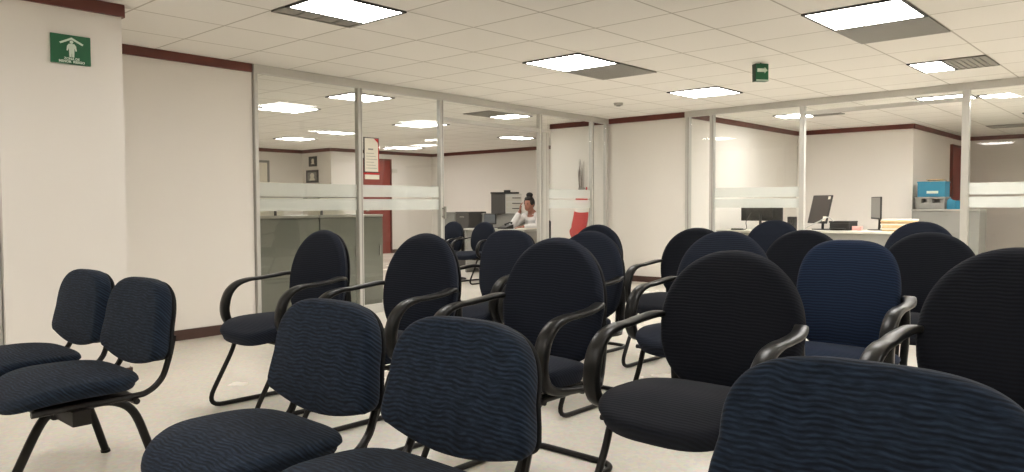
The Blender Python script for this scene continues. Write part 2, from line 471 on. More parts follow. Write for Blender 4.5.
# left partition
rail(L0, Lp(9.25), 2.277, CEIL - .001, .06, 'trim_header')
xs = [3.487, 4.642, 5.79, 7.60, 8.81, 9.19]
for i, x in enumerate(xs):
    post(Lp(x), LD, .055 if i not in (0,) else .035, 0, 2.276 if i != 3 else 2.276, .055, groove=i in (1, 2, 3, 4))
jamb = post(Lp(7.705), LD, .13, 0, 2.05, .05, name='trim_door_jamb')
rail(Lp(5.82), Lp(7.572), 2.045, 2.09, .045, 'trim_transom')
for a, b in ((3.506, 4.613), (4.672, 5.76), (7.77, 8.78), (8.84, 9.16)):
    rail(Lp(a), Lp(b), 0.0, .09, .05, 'trim_sill')
    glazing(Lp(a), Lp(b), .09, 2.277, films=b < 9)
glazing(Lp(5.82), Lp(7.572), 2.09, 2.277, films=False)
glazing(Lp(7.63), Lp(8.78), 2.07, 2.277, films=False) if False else None
h = BM(); m = frame_mat4(Lp(5.79), LD); add_box(h, -.012, .012, -.075, -.055, .95, 1.09, .004, m); add_box(h, -.008, .008, -.056, -.027, 1.06, 1.075, 0, m); add_box(h, -.008, .008, -.056, -.027, .965, .98, 0, m)
tag(obj('door_pull', h, 'grille_slat'), 'small grey pull handle on the aluminium post left of the office doorway', 'handle')
# right partition
rail(R0, Rp(-5), 2.277, CEIL - .001, .06, 'trim_header')
for i, y in enumerate([5.155, 4.79, 3.573, 1.83, -.2, -2.2]):
    post(Rp(y), RD, .062 if i < 3 else .07, 0, 2.276, .055, groove=i < 2)
rail(Rp(3.54), Rp(1.866), 2.165, 2.21, .045, 'trim_transom')
glazing(Rp(3.54), Rp(1.866), 2.21, 2.277, films=False)
for a, b in ((5.123, 4.822), (4.758, 3.605), (1.794, -.165), (-.236, -2.165)):
    rail(Rp(a), Rp(b), 0.0, .09, .05, 'trim_sill')
    glazing(Rp(a), Rp(b), .09, 2.277, films=a < 5)
# sliver of glazing left of the pillar
post(Vector((1.215, 5.06, 0)), Vector((1, 0, 0)), .05, 0, CEIL - .002, .05, groove=False)

# ------------------------------------------------------------------ ceiling fixtures
GX = lambda i: 4.434 + .6075 * i
GY = lambda j: 3.209 - .6125 * j
def light(x0, x1, y0, y1, label, lamp='diff'):
    cx, cy = (x0 + x1) / 2, (y0 + y1) / 2; hw, hd = (x1 - x0) / 2, (y1 - y0) / 2
    t = thing('ceiling_light', label, 'ceiling light', (cx, cy, CEIL), 0, 'recessed fluorescent ceiling lights')
    fr = BM(); w = .018
    add_box(fr, -hw, hw, -hd, -hd + w, -.012, -.001); add_box(fr, -hw, hw, hd - w, hd, -.012, -.001)
    add_box(fr, -hw, -hw + w, -hd + w, hd - w, -.012, -.001); add_box(fr, hw - w, hw, -hd + w, hd - w, -.012, -.001)
    obj('frame', fr, 'frame_dark', t, smooth=False)
    df = BM(); add_box(df, -hw + w, hw - w, -hd + w, hd - w, -.008, -.001); obj('diffuser', df, lamp, t, smooth=False)
    return t
def vent(x0, x1, y0, y1, label, along='x', n=9):
    cx, cy = (x0 + x1) / 2, (y0 + y1) / 2; hw, hd = (x1 - x0) / 2, (y1 - y0) / 2
    t = thing('ceiling_vent', label, 'ceiling vent', (cx, cy, CEIL), 0, 'grey return air grilles beside the ceiling lights')
    bk = BM(); add_box(bk, -hw, hw, -hd, hd, -.006, -.001); obj('backing', bk, 'grille', t, smooth=False)
    sl = BM(); tw = min(.008, .3 / n)
    for k in range(n):
        if along == 'x':
            y = -hd + .02 + (2 * hd - .04) * k / (n - 1); add_box(sl, -hw + .01, hw - .01, y - tw, y + tw, -.013, -.005)
        else:
            x = -hw + .02 + (2 * hw - .04) * k / (n - 1); add_box(sl, x - tw, x + tw, -hd + .01, hd - .01, -.013, -.005)
    obj('louvre', sl, 'grille_slat', t, smooth=False)
    fr = BM(); w = .014
    add_box(fr, -hw, hw, -hd, -hd + w, -.012, -.001); add_box(fr, -hw, hw, hd - w, hd, -.012, -.001)
    add_box(fr, -hw, -hw + w, -hd, hd, -.012, -.001); add_box(fr, hw - w, hw, -hd, hd, -.012, -.001)
    obj('frame', fr, 'grille_slat', t, smooth=False)
    return t
i1, i2, i3 = GX(1), GX(2), GX(3)
light(i1, i2, GY(-1), GY(-2), 'square lit ceiling panel in the middle of the ceiling, before the glass doorway')
vent(i2, i3, GY(-1), GY(-2), 'grey ceiling grille joined to the square light in the middle of the ceiling', 'y', 30)
light(i1, i2, GY(3), GY(2), 'large bright ceiling panel cut by the top of the photo, upper right')
vent(i2, i3, GY(3), GY(2), 'large grey ceiling grille beside the big bright panel at upper right', 'y', 30)
light(GX(-3), GX(-2), 4.0, GY(-2), 'bright ceiling panel at upper left, over the beige wall') if False else None
light(GX(-3), GX(-2), GY(-1), 4.27, 'bright ceiling panel at upper left, nearest to the beige wall')
vent(GX(-3), GX(-2), 4.275, GY(-2), 'narrow grey louvre strip along the bright panel at upper left', 'y', 5)
light(GX(5), GX(6), GY(-1), GY(-2), 'square lit ceiling panel near the corner of the two glass partitions')
light(GX(5), GX(6), 1.70, GY(2), 'small lit half panel by the header of the right glass partition')
vent(GX(5), GX(6), GY(3), 1.695, 'slatted grey grille on the small half light at the right partition', 'x', 7)
for x in (-3, 1):      # the rest of the room, behind and above the camera
    for j in (3, 7, 10):
        if x == 1 and j == 3: continue
        light(GX(x), GX(x + 1), GY(j), GY(j - 1), 'ceiling panel over the seats behind the camera')
for j in (-2, 2, 6, 10):
    light(GX(-8), GX(-7), GY(j + 1), GY(j), 'ceiling panel over the rear of the waiting room')
light(GX(5), GX(6), GY(7), GY(6), 'ceiling panel beside the right partition outside the frame')
# beyond the left partition
light(5.04, 5.65, 8.42, 9.02, 'lit panel inside the left office, above the grey cabinets, cut by the left post')
light(5.06, 5.66, 6.95, 7.46, 'lit panel inside the left office just behind the first glass post')
light(7.5, 8.1, 12.2, 12.75, 'thin lit strip far back in the left office, over the framed picture wall')
light(7.5, 8.1, 8.62, 9.28, 'lit panel inside the left office beside the second glass post')
light(10.3, 11.0, 12.5, 13.05, 'small lit panel deep in the left office above the red door')
light(7.75, 8.15, 6.98, 7.48, 'lit panel seen through the transom of the glass doorway')
vent(7.28, 7.74, 6.98, 7.48, 'grey grille beside the light seen through the doorway transom', 'x', 7)
light(10.2, 10.85, 9.2, 9.6, 'small lit panel below the transom, over the desk of the seated woman')
light(7.35, 7.95, 10.75, 11.15, 'lit strip at the far left of the left office ceiling')
# beyond the right partition
light(9.93, 10.42, 1.98, 2.54, 'long lit panel inside the right office above the opening', 'diff_boost')
light(10.2, 10.5, 1.68, 1.95, 'pale lit panel inside the right office, right of the wide post')
light(10.5, 10.95, 4.08, 4.52, 'lit half panel inside the right office above the black monitor', 'diff_boost')
vent(10.5, 10.95, 3.68, 4.07, 'grey grille next to the half panel above the black monitor', 'y', 6)
light(9.2, 9.62, 2.25, 2.85, 'added fill panel hidden behind the header, brightening the right office', 'diff_boost')  # added fill light, kept out of sight behind the header
light(10.6, 11.2, .85, 1.42, 'added fill panel out of view, brightening the right office', 'diff_boost')  # unseen panel, added to lift the light on the office walls
light(10.6, 11.2, -.35, .25, 'added fill panel farther out of view, brightening the right office', 'diff_boost')  # another added panel out of view, more fill for the same office
light(12.6, 13.05, 1.40, 1.86, 'lit panel at the right edge, deep in the right office')
vent(14.3, 14.8, 1.9, 2.6, 'dark ceiling grille deep in the right office', 'x', 7)

# ------------------------------------------------------------------ armchairs
def back_map(zc, x_at, rake, curv):
    return lambda u, v, w: Vector((x_at + rake * (v) + curv * u * u + w, u, zc + v))
def armchair_parts(t, fab, eu=2.12, hw=.266, up=.288, zc=.675, ed=3.0):
    b = BM(); add_cushion(b, superoval(hw, up, .235, eu, ed, wb=.90), .062, .022, back_map(zc, .032, .13, -.26), .98, edge=.030)
    obj('backrest', b, fab, t, angle=60)
    s = BM(); o2 = superoval(hw * .96, up - .016, .225, eu, ed, wb=.90)
    f = back_map(zc, .092, .13, -.26); add_cushion(s, o2, .016, .002, f, .96, rings=3, edge=.008)
    obj('back_shell', s, 'shell', t, angle=60)
    # seat: outline u across, v forward
    st = BM()
    def seat_map(u, v, w):
        x = -.215 - v
        drop = .05 * max(0, (v - .05) / .22) ** 2.2 + .012 * max(0, (-v) / .22) ** 2
        return Vector((x, u, .488 + w * -1 - drop + .012 * (abs(u) / .25) ** 2 * 0))
    add_cushion(st, superoval(.268, .265, .235, 3.2, 4.0), .078, .022, seat_map, .95)
    obj('seat', st, fab, t, angle=60)
    # moulded arm loops
    pts = [(.070, .405), (.085, .50), (.088, .60), (.068, .684), (.020, .705), (-.07, .694), (-.16, .686), (-.225, .683), (-.292, .665), (-.342, .622), (-.366, .56), (-.368, .505), (-.350, .458), (-.31, .430), (-.25, .415), (-.15, .404), (-.02, .398)]
    th = [.022, .024, .024, .024, .022, .020, .019, .021, .028, .036, .042, .042, .040, .034, .028, .022, .022]
    wd = [.030, .032, .036, .042, .050, .050, .050, .052, .054, .056, .056, .054, .050, .044, .036, .030, .030]
    for sy in (1, -1):
        a = BM(); P = catmull([(x, sy * (.287 - .055 * max(0, min(1, (x + .03) / .09)) ** 1.5), z) for x, z in pts], 4, closed=True)
        T = []; W = []
        for i in range(len(th)):
            for k in range(4):
                f_ = k / 4; j = (i + 1) % len(th); T.append(th[i] * (1 - f_) + th[j] * f_); W.append(wd[i] * (1 - f_) + wd[j] * f_)
        add_band(a, P, W, T, closed=True); obj('armrest', a, 'plastic', t, angle=60)
    # cantilever sled in one bent tube, with the cross rails that carry the seat
    def sidep(sy):
        y = sy * .238
        return [(-.14, y, .385), (-.325, y, .385), (-.355, y, .30), (-.515, y, .0135), (.19, y, .0135)]
    l = sidep(1); r = list(reversed(sidep(-1)))
    sl = BM(); add_tube(sl, fillet(l + r, .105, 7), .0128, 10)
    obj('sled_base', sl, 'tube', t)
    ra = BM()
    for x in (-.33, -.10): add_tube(ra, [(x, -.275, .386), (x, .275, .386)], .011, 8)
    for sy in (1, -1):
        add_tube(ra, fillet([(-.34, sy * .20, .384), (.07, sy * .20, .384), (.10, sy * .20, .62)], .05, 4), .011, 8)
    obj('seat_frame', ra, 'tube', t)

def make_armchair(label, fab, loc, group, **kw):
    t = thing('armchair', label, 'armchair', loc, 0, group); armchair_parts(t, fab, **kw); return t
GRP1 = 'armchairs in the front row'; GRP2 = 'armchairs in the middle row'; GRP3 = 'armchairs in the third row'; GRP4 = 'armchairs in the back row'
arm0 = make_armchair('dark navy armchair standing alone at the left, before the grey cabinets behind glass', 'arm_fab', (2.42, 3.735, 0), GRP1)
dup(arm0, (2.42, 2.85, 0), 0, 'dark navy armchair in front of the glass doorway post, between the lone and centre armchairs', GRP1)
dup(arm0, (2.42, 2.01, 0), 0, 'dark navy armchair with its right arm loop in full view, centre of the photo', GRP1)
arm4 = make_armchair('largest black armchair with its whole seat cushion showing, right of centre', 'black_fab', (2.42, 1.212, 0), GRP1, up=.272)
a5 = dup(arm4, (2.46, .36, 0), 0, 'big black armchair cut off by the right edge, one shiny arm top showing', GRP1)
a5.scale = (1, 1, 1.03); arm4.scale = (1, 1, .99)
# middle row
sq = make_armchair('navy armchair with squared flat back top, in front of the seated woman’s desk', 'arm_fab', (3.5, 3.265, 0), GRP2, eu=3.1, up=.268, hw=.228)
q1 = dup(arm0, (3.5, 2.63, 0), 0, 'navy armchair half hidden behind the centre armchair, nearer of the two below the red stocking', GRP2)
dup(arm0, (3.58, 1.82, 0), 0, 'navy armchair directly behind the largest black armchair, its left arm and seat showing', GRP2)
mid = make_armchair('brightest blue armchair with squared back and blue seat, right of the largest black armchair', 'blue_fab', (3.42, 1.15, 0), GRP2, eu=3.0, up=.265, hw=.222)
# third row
q2 = dup(arm0, (4.72, 3.46, 0), 0, 'navy armchair whose top rim peeks out right below the red stocking', GRP3)
dup(arm4, (4.72, 2.6, 0), 0, 'black armchair standing free before the white wall at the corner of the right partition', GRP3)
dup(arm4, (4.70, 1.84, 0), 0, 'black armchair back between the brightest blue armchair and the one below the monitor', GRP3)
dup(arm4, (4.70, 1.13, 0), 0, 'black armchair back just right of the brightest blue armchair', GRP3)
q1.scale = (1, .95, .985); q2.scale = (1, .95, .985)
# back row
dup(arm0, (6.3, 2.72, 0), 0, 'navy armchair back directly below the black monitor', GRP4)
dup(arm0, (6.3, 1.57, 0), 0, 'farthest navy chair top in front of the paper stack and grey file cabinet', GRP4)

# ------------------------------------------------------------------ tandem seats on a beam
def bench_parts(t, ys):
    for y0 in ys:
        def bmap(u, v, w, y0=y0): return Vector((.015 + .17 * v - .15 * u * u + w, y0 + u, .656 + v))
        b = BM(); add_cushion(b, tombstone(.237, .170, .118, .034), .064, .016, bmap, .985)
        br = obj('backrest', b, 'bench_fab', t, angle=60)
        def smapb(u, v, w, y0=y0): return Vector((.079 + .17 * v - .15 * u * u + w, y0 + u, .656 + v))
        s = BM(); add_cushion(s, tombstone(.230, .157, .118, .033), .018, .001, smapb, .95, rings=3, edge=.007)
        obj('back_shell', s, 'shell', t, angle=60)
        def smap(u, v, w, y0=y0):
            drop = .065 * max(0, (v - .02) / .22) ** 2.4 + .006 * max(0, -v / .2) ** 2
            return Vector((-.215 - v, y0 + u, .500 - w - drop))
        se = BM(); add_cushion(se, superoval(.245, .235, .205, 2.6, 3.8), .056, .018, smap, .95)
        obj('seat', se, 'bench_fab', t, angle=60)
        for sy in (1, -1):
            y = y0 + sy * .195
            st = BM(); add_tube(st, catmull([(.092, y, .62), (.082, y, .57), (.068, y, .52), (.045, y, .465), (-.005, y, .425), (-.08, y, .417), (-.38, y, .414)], 5), .0115, 8)
            obj('back_bracket', st, 'tube', t)
        sp = BM(); add_box(sp, -.36, -.04, y0 - .20, y0 + .20, .404, .418, .003); add_tube(sp, [(-.05, y0 + .06, .40), (-.05, y0 - .21, .40)], .012, 8)
        obj('seat_plate', sp, 'tube', t)
    bb = BM(); add_box(bb, -.265, -.205, min(ys) - .22, max(ys) + .22, .352, .404, .005); obj('beam', bb, 'tube', t)
    for y0 in ys:
        k = BM(); add_box(k, -.270, -.195, y0 - .04, y0 + .03, .342, .406, .006); obj('beam_clamp', k, 'tube', t)
        l = BM(); add_tube(l, catmull([(-.19, y0, .370), (-.26, y0, .362), (-.305, y0, .315), (-.38, y0, .16), (-.45, y0, .012)], 5), .0165, 10); add_tube(l, [(-.451, y0, .012), (-.456, y0, .0)], .02, 10); obj('leg', l, 'tube', t)
        l = BM(); add_tube(l, catmull([(-.24, y0, .360), (-.14, y0, .368), (-.05, y0, .362), (.02, y0, .31), (.07, y0, .18), (.12, y0, .012)], 5), .0165, 10); add_tube(l, [(.12, y0, .012), (.122, y0, .0)], .02, 10); obj('leg', l, 'tube', t)
def tombstone(hw, up, dn, bow, n=40):
    """back outline: arched top, nearly straight sides flaring downwards, gently bowed bottom edge"""
    out = []
    for k in range(n + 1):
        a = PI * k / n; c, s_ = math.cos(a), math.sin(a)
        out.append((math.copysign(abs(c) ** (2 / 3.3), c) * hw, abs(s_) ** (2 / 2.75) * up))
    hb = hw * 1.065; r = .035
    out.append((-hb + .004, -dn + r + .03))
    for k in range(5):
        a = PI + PI / 2 * k / 4; out.append((-hb + r + r * math.cos(a), -dn + r + r * math.sin(a)))
    for k in range(1, 12):
        t = k / 12; out.append((-hb + r + (2 * hb - 2 * r) * t, -dn - bow * math.sin(PI * t) ** .9))
    for k in range(5):
        a = -PI / 2 + PI / 2 * k / 4; out.append((hb - r + r * math.cos(a), -dn + r + r * math.sin(a)))
    out.append((hb - .004, -dn + r + .03))
    return out
GB = 'two-seat tandem benches along the front'
b1 = thing('beam_bench', 'navy patterned two-seat bench on a beam at the far left, before the white pillar', 'bench', (1.15, 3.33, 0), .0, GB)
bench_parts(b1, (.28, -.28))
dup(b1, (1.22, 1.60, 0), 0, 'navy patterned two-seat bench in the foreground, left of centre, both seats showing', GB)
b3 = dup(b1, (1.32, .10, 0), 0, 'navy patterned bench whose big back fills the lower right corner', GB)

b3.scale = (1, 1.12, 1); b1.scale = (1, 1.04, 1)
# ------------------------------------------------------------------ signs
sg = thing('evacuation_sign', 'green evacuation sign with white person under an arrow, on the white pillar', 'sign', (1.618, 4.998, 2.036), 0)
b = BM(); add_box(b, -.108, .108, -.012, 0, -.088, .082, .002); obj('panel', b, 'green', sg, smooth=False)
p = BM()
add_prism(p, [(-.062, .035), (.003, .068), (.068, .035), (.062, .026), (.003, .055), (-.056, .026)], 'y', -.0145, -.0118)
obj('arrow', p, 'signwhite', sg, smooth=False)
p = BM(); c = [(.003 + .0095 * math.cos(2 * PI * k / 16), .041 + .0095 * math.sin(2 * PI * k / 16)) for k in range(16)]; add_prism(p, c, 'y', -.0145, -.0118)
add_prism(p, [(-.012, .030), (.018, .030), (.027, .018), (.031, -.010), (.024, -.011), (.018, .008), (.016, -.048), (.005, -.048), (.003, -.012), (.001, -.048), (-.010, -.048), (-.012, .008), (-.018, -.011), (-.025, -.010), (-.021, .018)], 'y', -.0145, -.0118)
obj('pictogram', p, 'signwhite', sg, smooth=False)
def text(parent, s, size, loc, rot, mat, ext=.0008):
    cu = bpy.data.curves.new('lettering', 'FONT'); cu.body = s; cu.size = size; cu.align_x = 'CENTER'; cu.align_y = 'CENTER'; cu.extrude = ext; cu.offset = .0006
    tmp = bpy.data.objects.new('tmp', cu); COL.objects.link(tmp)
    dg = bpy.context.evaluated_depsgraph_get(); dg.update()
    me = bpy.data.meshes.new_from_object(tmp.evaluated_get(dg)); bpy.data.objects.remove(tmp); bpy.data.curves.remove(cu)
    me.materials.clear(); me.materials.append(M[mat])
    o = bpy.data.objects.new('lettering', me); COL.objects.link(o); o.parent = parent; o.location = loc; o.rotation_euler = rot
    return o
text(sg, 'ZONA DE', .019, (.003, -.0135, -.0585), (PI / 2, 0, 0), 'signwhite')
text(sg, 'MENOR  RIESGO', .019, (.003, -.0135, -.0755), (PI / 2, 0, 0), 'signwhite')

hs = thing('hanging_exit_sign', 'small green sign with white arrow hanging from the ceiling tiles', 'sign', (6.52, 2.92, CEIL), math.radians(-38))
b = BM(); add_box(b, -.06, .06, -.03, .03, -.165, -.012, .002); obj('panel', b, 'green', hs, smooth=False)
b = BM(); add_prism(b, [(-.026, -.168), (.026, -.168), (.034, -.013), (-.034, -.013)], 'x', -.064, -.0595); obj('end_plate', b, 'sign_side', hs, smooth=False)
b = BM(); add_prism(b, [(-.046, -.085), (.022, -.085), (.022, -.097), (.050, -.070), (.022, -.043), (.022, -.055), (-.046, -.055)], 'y', -.0325, -.0298); obj('arrow', b, 'signwhite', hs, smooth=False)
b = BM(); add_box(b, -.055, .055, -.032, -.0298, -.162, -.152); obj('edge_line', b, 'signwhite', hs, smooth=False)
b = BM(); add_tube(b, [(.0, 0, -.014), (.0, 0, 0)], .006, 8); obj('hanger', b, 'tube', hs)

sd = thing('smoke_detector', 'small round grey smoke detector on the ceiling near the glass corner', 'smoke detector', (7.86, 5.34, CEIL), 0)
b = BM(); bmesh.ops.create_cone(b, cap_ends=True, segments=24, radius1=.052, radius2=.06, depth=.03, matrix=Matrix.Translation((0, 0, -.016))); obj('housing', b, 'grey_light', sd)
b = BM(); bmesh.ops.create_cone(b, cap_ends=True, segments=24, radius1=.026, radius2=.03, depth=.01, matrix=Matrix.Translation((0, 0, -.036))); obj('sensor_cap', b, 'grille_slat', sd)

# notice stuck on the second pane
ang = math.atan2(LD.y, LD.x)
c = Lp(4.79)
nt_ = thing('glass_notice', 'white printed notice with a red edge taped to the second glass pane', 'notice', (c.x + .0, c.y - .012, 1.615), ang)
b = BM(); add_box(b, -.098, .098, -.004, .002, -.178, .178); obj('border', b, 'frame_dark', nt_, smooth=False)
b = BM(); add_box(b, -.088, .088, -.006, -.0038, -.168, .170); obj('sheet', b, 'paper', nt_, smooth=False)
b = BM(); add_prism(b, [(.030, .168), (.088, .168), (.088, .08), (.078, .13)], 'y', -.0068, -.0058); add_box(b, .084, .097, -.0068, -.0058, -.17, .10); obj('red_edge', b, 'red', nt_, smooth=False)
b = BM()
for k in range(6): add_box(b, -.07, .07 - .02 * (k % 3), -.0066, -.0058, -.135 + .03 * k, -.131 + .03 * k)
add_box(b, -.045, .02, -.0066, -.0058, .052, .066)
obj('print_lines', b, 'grey_mid', nt_, smooth=False)
b = BM(); add_box(b, -.098, .098, -.005, .002, -.197, -.180); obj('red_strip', b, 'red', nt_, smooth=False)
b = BM(); add_box(b, -.085, .098, -.005, .002, -.245, -.199); obj('lower_slip', b, 'paper', nt_, smooth=False)

# ------------------------------------------------------------------ left office
GC = 'grey storage cabinets behind the left glass'
def steel_cabinet(x0, x1, y0, y1, h, label, mat, drawers=1, group=None, face='y', name='storage_cabinet', topmat=None):
    cx, cy = (x0 + x1) / 2, (y0 + y1) / 2; hw, hd = (x1 - x0) / 2, (y1 - y0) / 2
    t = thing(name, label, 'cabinet', (cx, cy, 0), 0, group)
    b = BM(); add_box(b, -hw + .002, hw - .002, -hd + .022, hd, .0, h - .026, .004)
    if face == 'x':
        b.free(); b = BM(); add_box(b, -hw + .022, hw, -hd + .002, hd - .002, 0, h - .026, .004)
    obj('body', b, mat, t, smooth=False)
    b = BM(); add_box(b, -hw + .001, hw - .001, -hd + .001, hd, h - .026, h, .004); obj('top', b, topmat or mat, t, smooth=False)
    z0 = .05; dz = (h - .035 - z0) / drawers
    for k in range(drawers):
        d = BM(); a, c_ = z0 + dz * k + .004, z0 + dz * (k + 1) - .004
        if face == 'y': add_box(d, -hw + .006, hw - .006, -hd + .002, -hd + .024, a, c_, .003)
        else: add_box(d, -hw + .002, -hw + .024, -hd + .006, hd - .006, a, c_, .003)
        dn = obj('drawer' if drawers > 1 else 'door', d, mat, t, smooth=False)
        q = BM()
        if face == 'y': add_box(q, -.05, .05, -hd - .012, -hd + .004, c_ - .06, c_ - .045, .003) if drawers > 1 else add_box(q, hw - .06, hw - .045, -hd - .014, -hd + .004, h * .55, h * .55 + .11, .003)
        else: add_box(q, -hw - .012, -hw + .004, -.05, .05, c_ - .06, c_ - .045, .003)
        obj('handle', q, 'grille_slat', dn, smooth=False)
    return t
steel_cabinet(3.74, 4.488, 6.75, 7.2, 1.005, 'grey green cabinet behind the first glass pane, nearer the beige wall', 'grey_steel', group=GC, topmat='grey_light')
steel_cabinet(4.492, 4.99, 6.75, 7.2, 1.005, 'grey green cabinet behind the first glass pane, ending at the post', 'grey_steel', group=GC, topmat='grey_light')
steel_cabinet(4.994, 5.315, 6.75, 7.2, 1.005, 'narrow grey green cabinet behind the notice pane, below the red door', 'grey_steel', group=GC, topmat='grey_light')
sh = thing('counter_screen', 'low clear screen with small brackets standing on the grey cabinets', 'screen', (4.5, 6.86, 1.005), 0)
b = BM(); add_box(b, -.74, .60, -.003, .003, .02, .19); obj('pane', b, 'glass', sh, smooth=False)
b = BM(); add_box(b, -.74, .60, -.006, .006, .18, .192); obj('top_rail', b, 'grey_mid', sh, smooth=False)
for x in (-.45, .09, .55):
    b = BM(); add_box(b, x - .008, x + .008, -.012, .012, 0, .075); obj('bracket', b, 'grey_dark', sh, smooth=False)
def paper_pile(x0, x1, y0, y1, z0, z1, label, mat='paper', n=6, name='paper_stack', cat='papers', group=None):
    t = thing(name, label, cat, ((x0 + x1) / 2, (y0 + y1) / 2, z0), 0, group); hw, hd = (x1 - x0) / 2, (y1 - y0) / 2
    for k in range(n):
        b = BM(); j = lambda: random.uniform(-.012, .012)
        dz = (z1 - z0) / n
        add_box(b, -hw + j(), hw + j(), -hd + j(), hd + j(), dz * k, dz * (k + 1) - .001, .002)
        obj('bundle', b, mat if (k % 3 != 1 or mat != 'manila') else 'paper', t, smooth=False)
    return t
paper_pile(3.85, 4.2, 6.93, 7.15, 1.005, 1.34, 'tall white paper stack on the grey cabinet next to the beige wall', n=7)
paper_pile(4.62, 4.93, 6.93, 7.15, 1.005, 1.32, 'white paper stack on the grey cabinet beside the first glass post', n=7)

door = BM(); add_box(door, 10.37, 11.13, 13.865, 13.9, 0, 2.13, .004); d_ = struct('door_1', door, 'reddoor')
b = BM(); add_box(b, 10.44, 10.50, 13.82, 13.866, .98, 1.10, .006); obj('handle', b, 'grey_light', d_)
b = BM(); add_box(b, 10.33, 10.37, 13.85, 13.899, 0, 2.17); add_box(b, 11.13, 11.17, 13.85, 13.899, 0, 2.17); add_box(b, 10.37, 11.13, 13.85, 13.899, 2.13, 2.17); obj('door_frame', b, 'trim', d_, smooth=False)
def wall_picture(x, y, z, w, h, rz, label, frame, sheet, extra=True):
    t = thing('wall_picture', label, 'picture', (x, y, z), rz)
    b = BM(); f = .05
    add_box(b, -w / 2, w / 2, -.02, 0, -h / 2, -h / 2 + f); add_box(b, -w / 2, w / 2, -.02, 0, h / 2 - f, h / 2)
    add_box(b, -w / 2, -w / 2 + f, -.02, 0, -h / 2 + f, h / 2 - f); add_box(b, w / 2 - f, w / 2, -.02, 0, -h / 2 + f, h / 2 - f)
    obj('frame', b, frame, t, smooth=False)
    b = BM(); add_box(b, -w / 2 + f, w / 2 - f, -.014, -.002, -h / 2 + f, h / 2 - f); obj('print', b, sheet, t, smooth=False)
    if extra:
        b = BM(); add_ball(b, (0, -.014, .02), (w * .18, .004, h * .2), 12); add_prism(b, [(-w * .26, -h * .36), (w * .26, -h * .36), (w * .1, 0), (-w * .12, -.02)], 'y', -.018, -.0135); obj('motif', b, 'paper', t)
    return t
wall_picture(8.36, 15.0, 1.83, .72, .52, 0, 'framed pale picture on the far wall of the left office', 'grey_mid', 'paper', False)
wall_picture(9.55, 14.57, 2.085, .30, .22, -PI / 2, 'small dark picture high on the far wall, upper of two', 'grey_dark', 'grey_dark')
wall_picture(9.55, 14.60, 1.755, .46, .28, -PI / 2, 'dark picture below a smaller one on the far wall', 'grey_dark', 'grey_mid')
b = BM(); add_box(b, 11.22, 11.36, 13.875, 13.9, 1.86, 1.95, .004); tag(obj('wall_plate', b, 'white_lam'), 'small pale plate on the wall right of the red door', 'wall plate')

# red stocking on the white wall by the doorway
stk = thing('christmas_stocking', 'red felt stocking with white cuff hanging on the white wall beside the doorway', 'stocking', (9.17, 6.92, .60), 0)
b = BM()
pa = catmull([(0, -.03, .62), (0, -.03, .46), (0, -.01, .30), (-.005, .03, .16), (-.01, .08, .09), (-.01, .165, .05)], 5)
n = len(pa); add_tube(b, pa, [.105 + .03 * math.sin(PI * i / (n - 1)) - .035 * max(0, (i / (n - 1) - .8) / .2) for i in range(n)], 18)
for v in b.verts: v.co.x = v.co.x * .36 - .0
obj('sock', b, 'red', stk)
b = BM(); pa = [(0, -.028, .385), (0, -.028, .40), (0, -.03, .44), (0, -.03, .485), (0, -.03, .50)]; add_tube(b, pa, [.115, .128, .132, .128, .115], 18)
for v in b.verts:
    v.co.x = v.co.x * .40
obj('cuff', b, 'white_felt', stk)
b = BM(); add_tube(b, catmull([(0, -.10, .55), (.005, -.115, .70), (.02, -.11, .76), (.025, -.095, .70), (0, -.085, .55)], 5), .010, 8); obj('hanging_loop', b, 'red', stk)
b = BM()
for k in range(9):
    y = -.07 + .016 * k; add_tube(b, catmull([(0, y * .4 - .02, .58), (-.01, y * .7 - .02 + random.uniform(-.01, .01), .85), (-.02, y * 1.1 - .02 + random.uniform(-.03, .03), 1.02 + random.uniform(0, .17))], 4), [.004] * 8 + [.002], 5)
obj('twigs', b, 'twig', stk)
b = BM(); add_tube(b, [(0, -.03, .60), (0, -.03, .72), (0, -.03, .76)], [.042, .048, .05], 14); obj('twig_vase', b, 'grey_mid', stk)

# desk and furniture around the seated woman
def desk(x0, x1, y0, y1, h, label, top, panel, open_side='+x'):
    cx, cy = (x0 + x1) / 2, (y0 + y1) / 2; hw, hd = (x1 - x0) / 2, (y1 - y0) / 2
    t = thing('office_desk', label, 'desk', (cx, cy, 0), 0)
    b = BM(); add_box(b, -hw, hw, -hd, hd, h - .03, h, .005); obj('desktop', b, top, t, smooth=False)
    b = BM(); add_box(b, -hw + .04, -hw + .06, -hd + .03, hd - .03, .12, h - .03); obj('modesty_panel', b, panel, t, smooth=False)
    for sy in (1, -1):
        b = BM(); add_box(b, -hw + .03, hw - .03, min(sy * (hd - .03), sy * (hd - .005)), max(sy * (hd - .03), sy * (hd - .005)), 0, h - .03); obj('side_panel', b, panel, t, smooth=False)
    b = BM(); add_box(b, -.05, hw - .06, -hd + .04, -hd + .42, .12, h - .035, .003); dr = obj('drawer_pedestal', b, panel, t, smooth=False)
    b = BM()
    for k in range(3): add_box(b, hw - .062, hw - .05, -hd + .16, -hd + .30, .25 + .17 * k, .265 + .17 * k)
    obj('handle', b, 'grille_slat', dr, smooth=False)
    return t
desk(8.7, 9.25, 7.62, 8.95, .725, 'grey office desk at which the woman in white is sitting', 'grey_light', 'grey_mid')
steel_cabinet(9.5, 10.0, 10.0, 10.40, .98, 'grey file cabinet left of the printer in the left office', 'grey_mid', 3, 'file cabinets behind the woman', face='x', name='file_cabinet')
steel_cabinet(9.5, 9.95, 9.64, 9.98, .985, 'darker grey file cabinet standing next to the printer stand', 'grey_dark', 3, 'file cabinets behind the woman', face='x', name='file_cabinet')
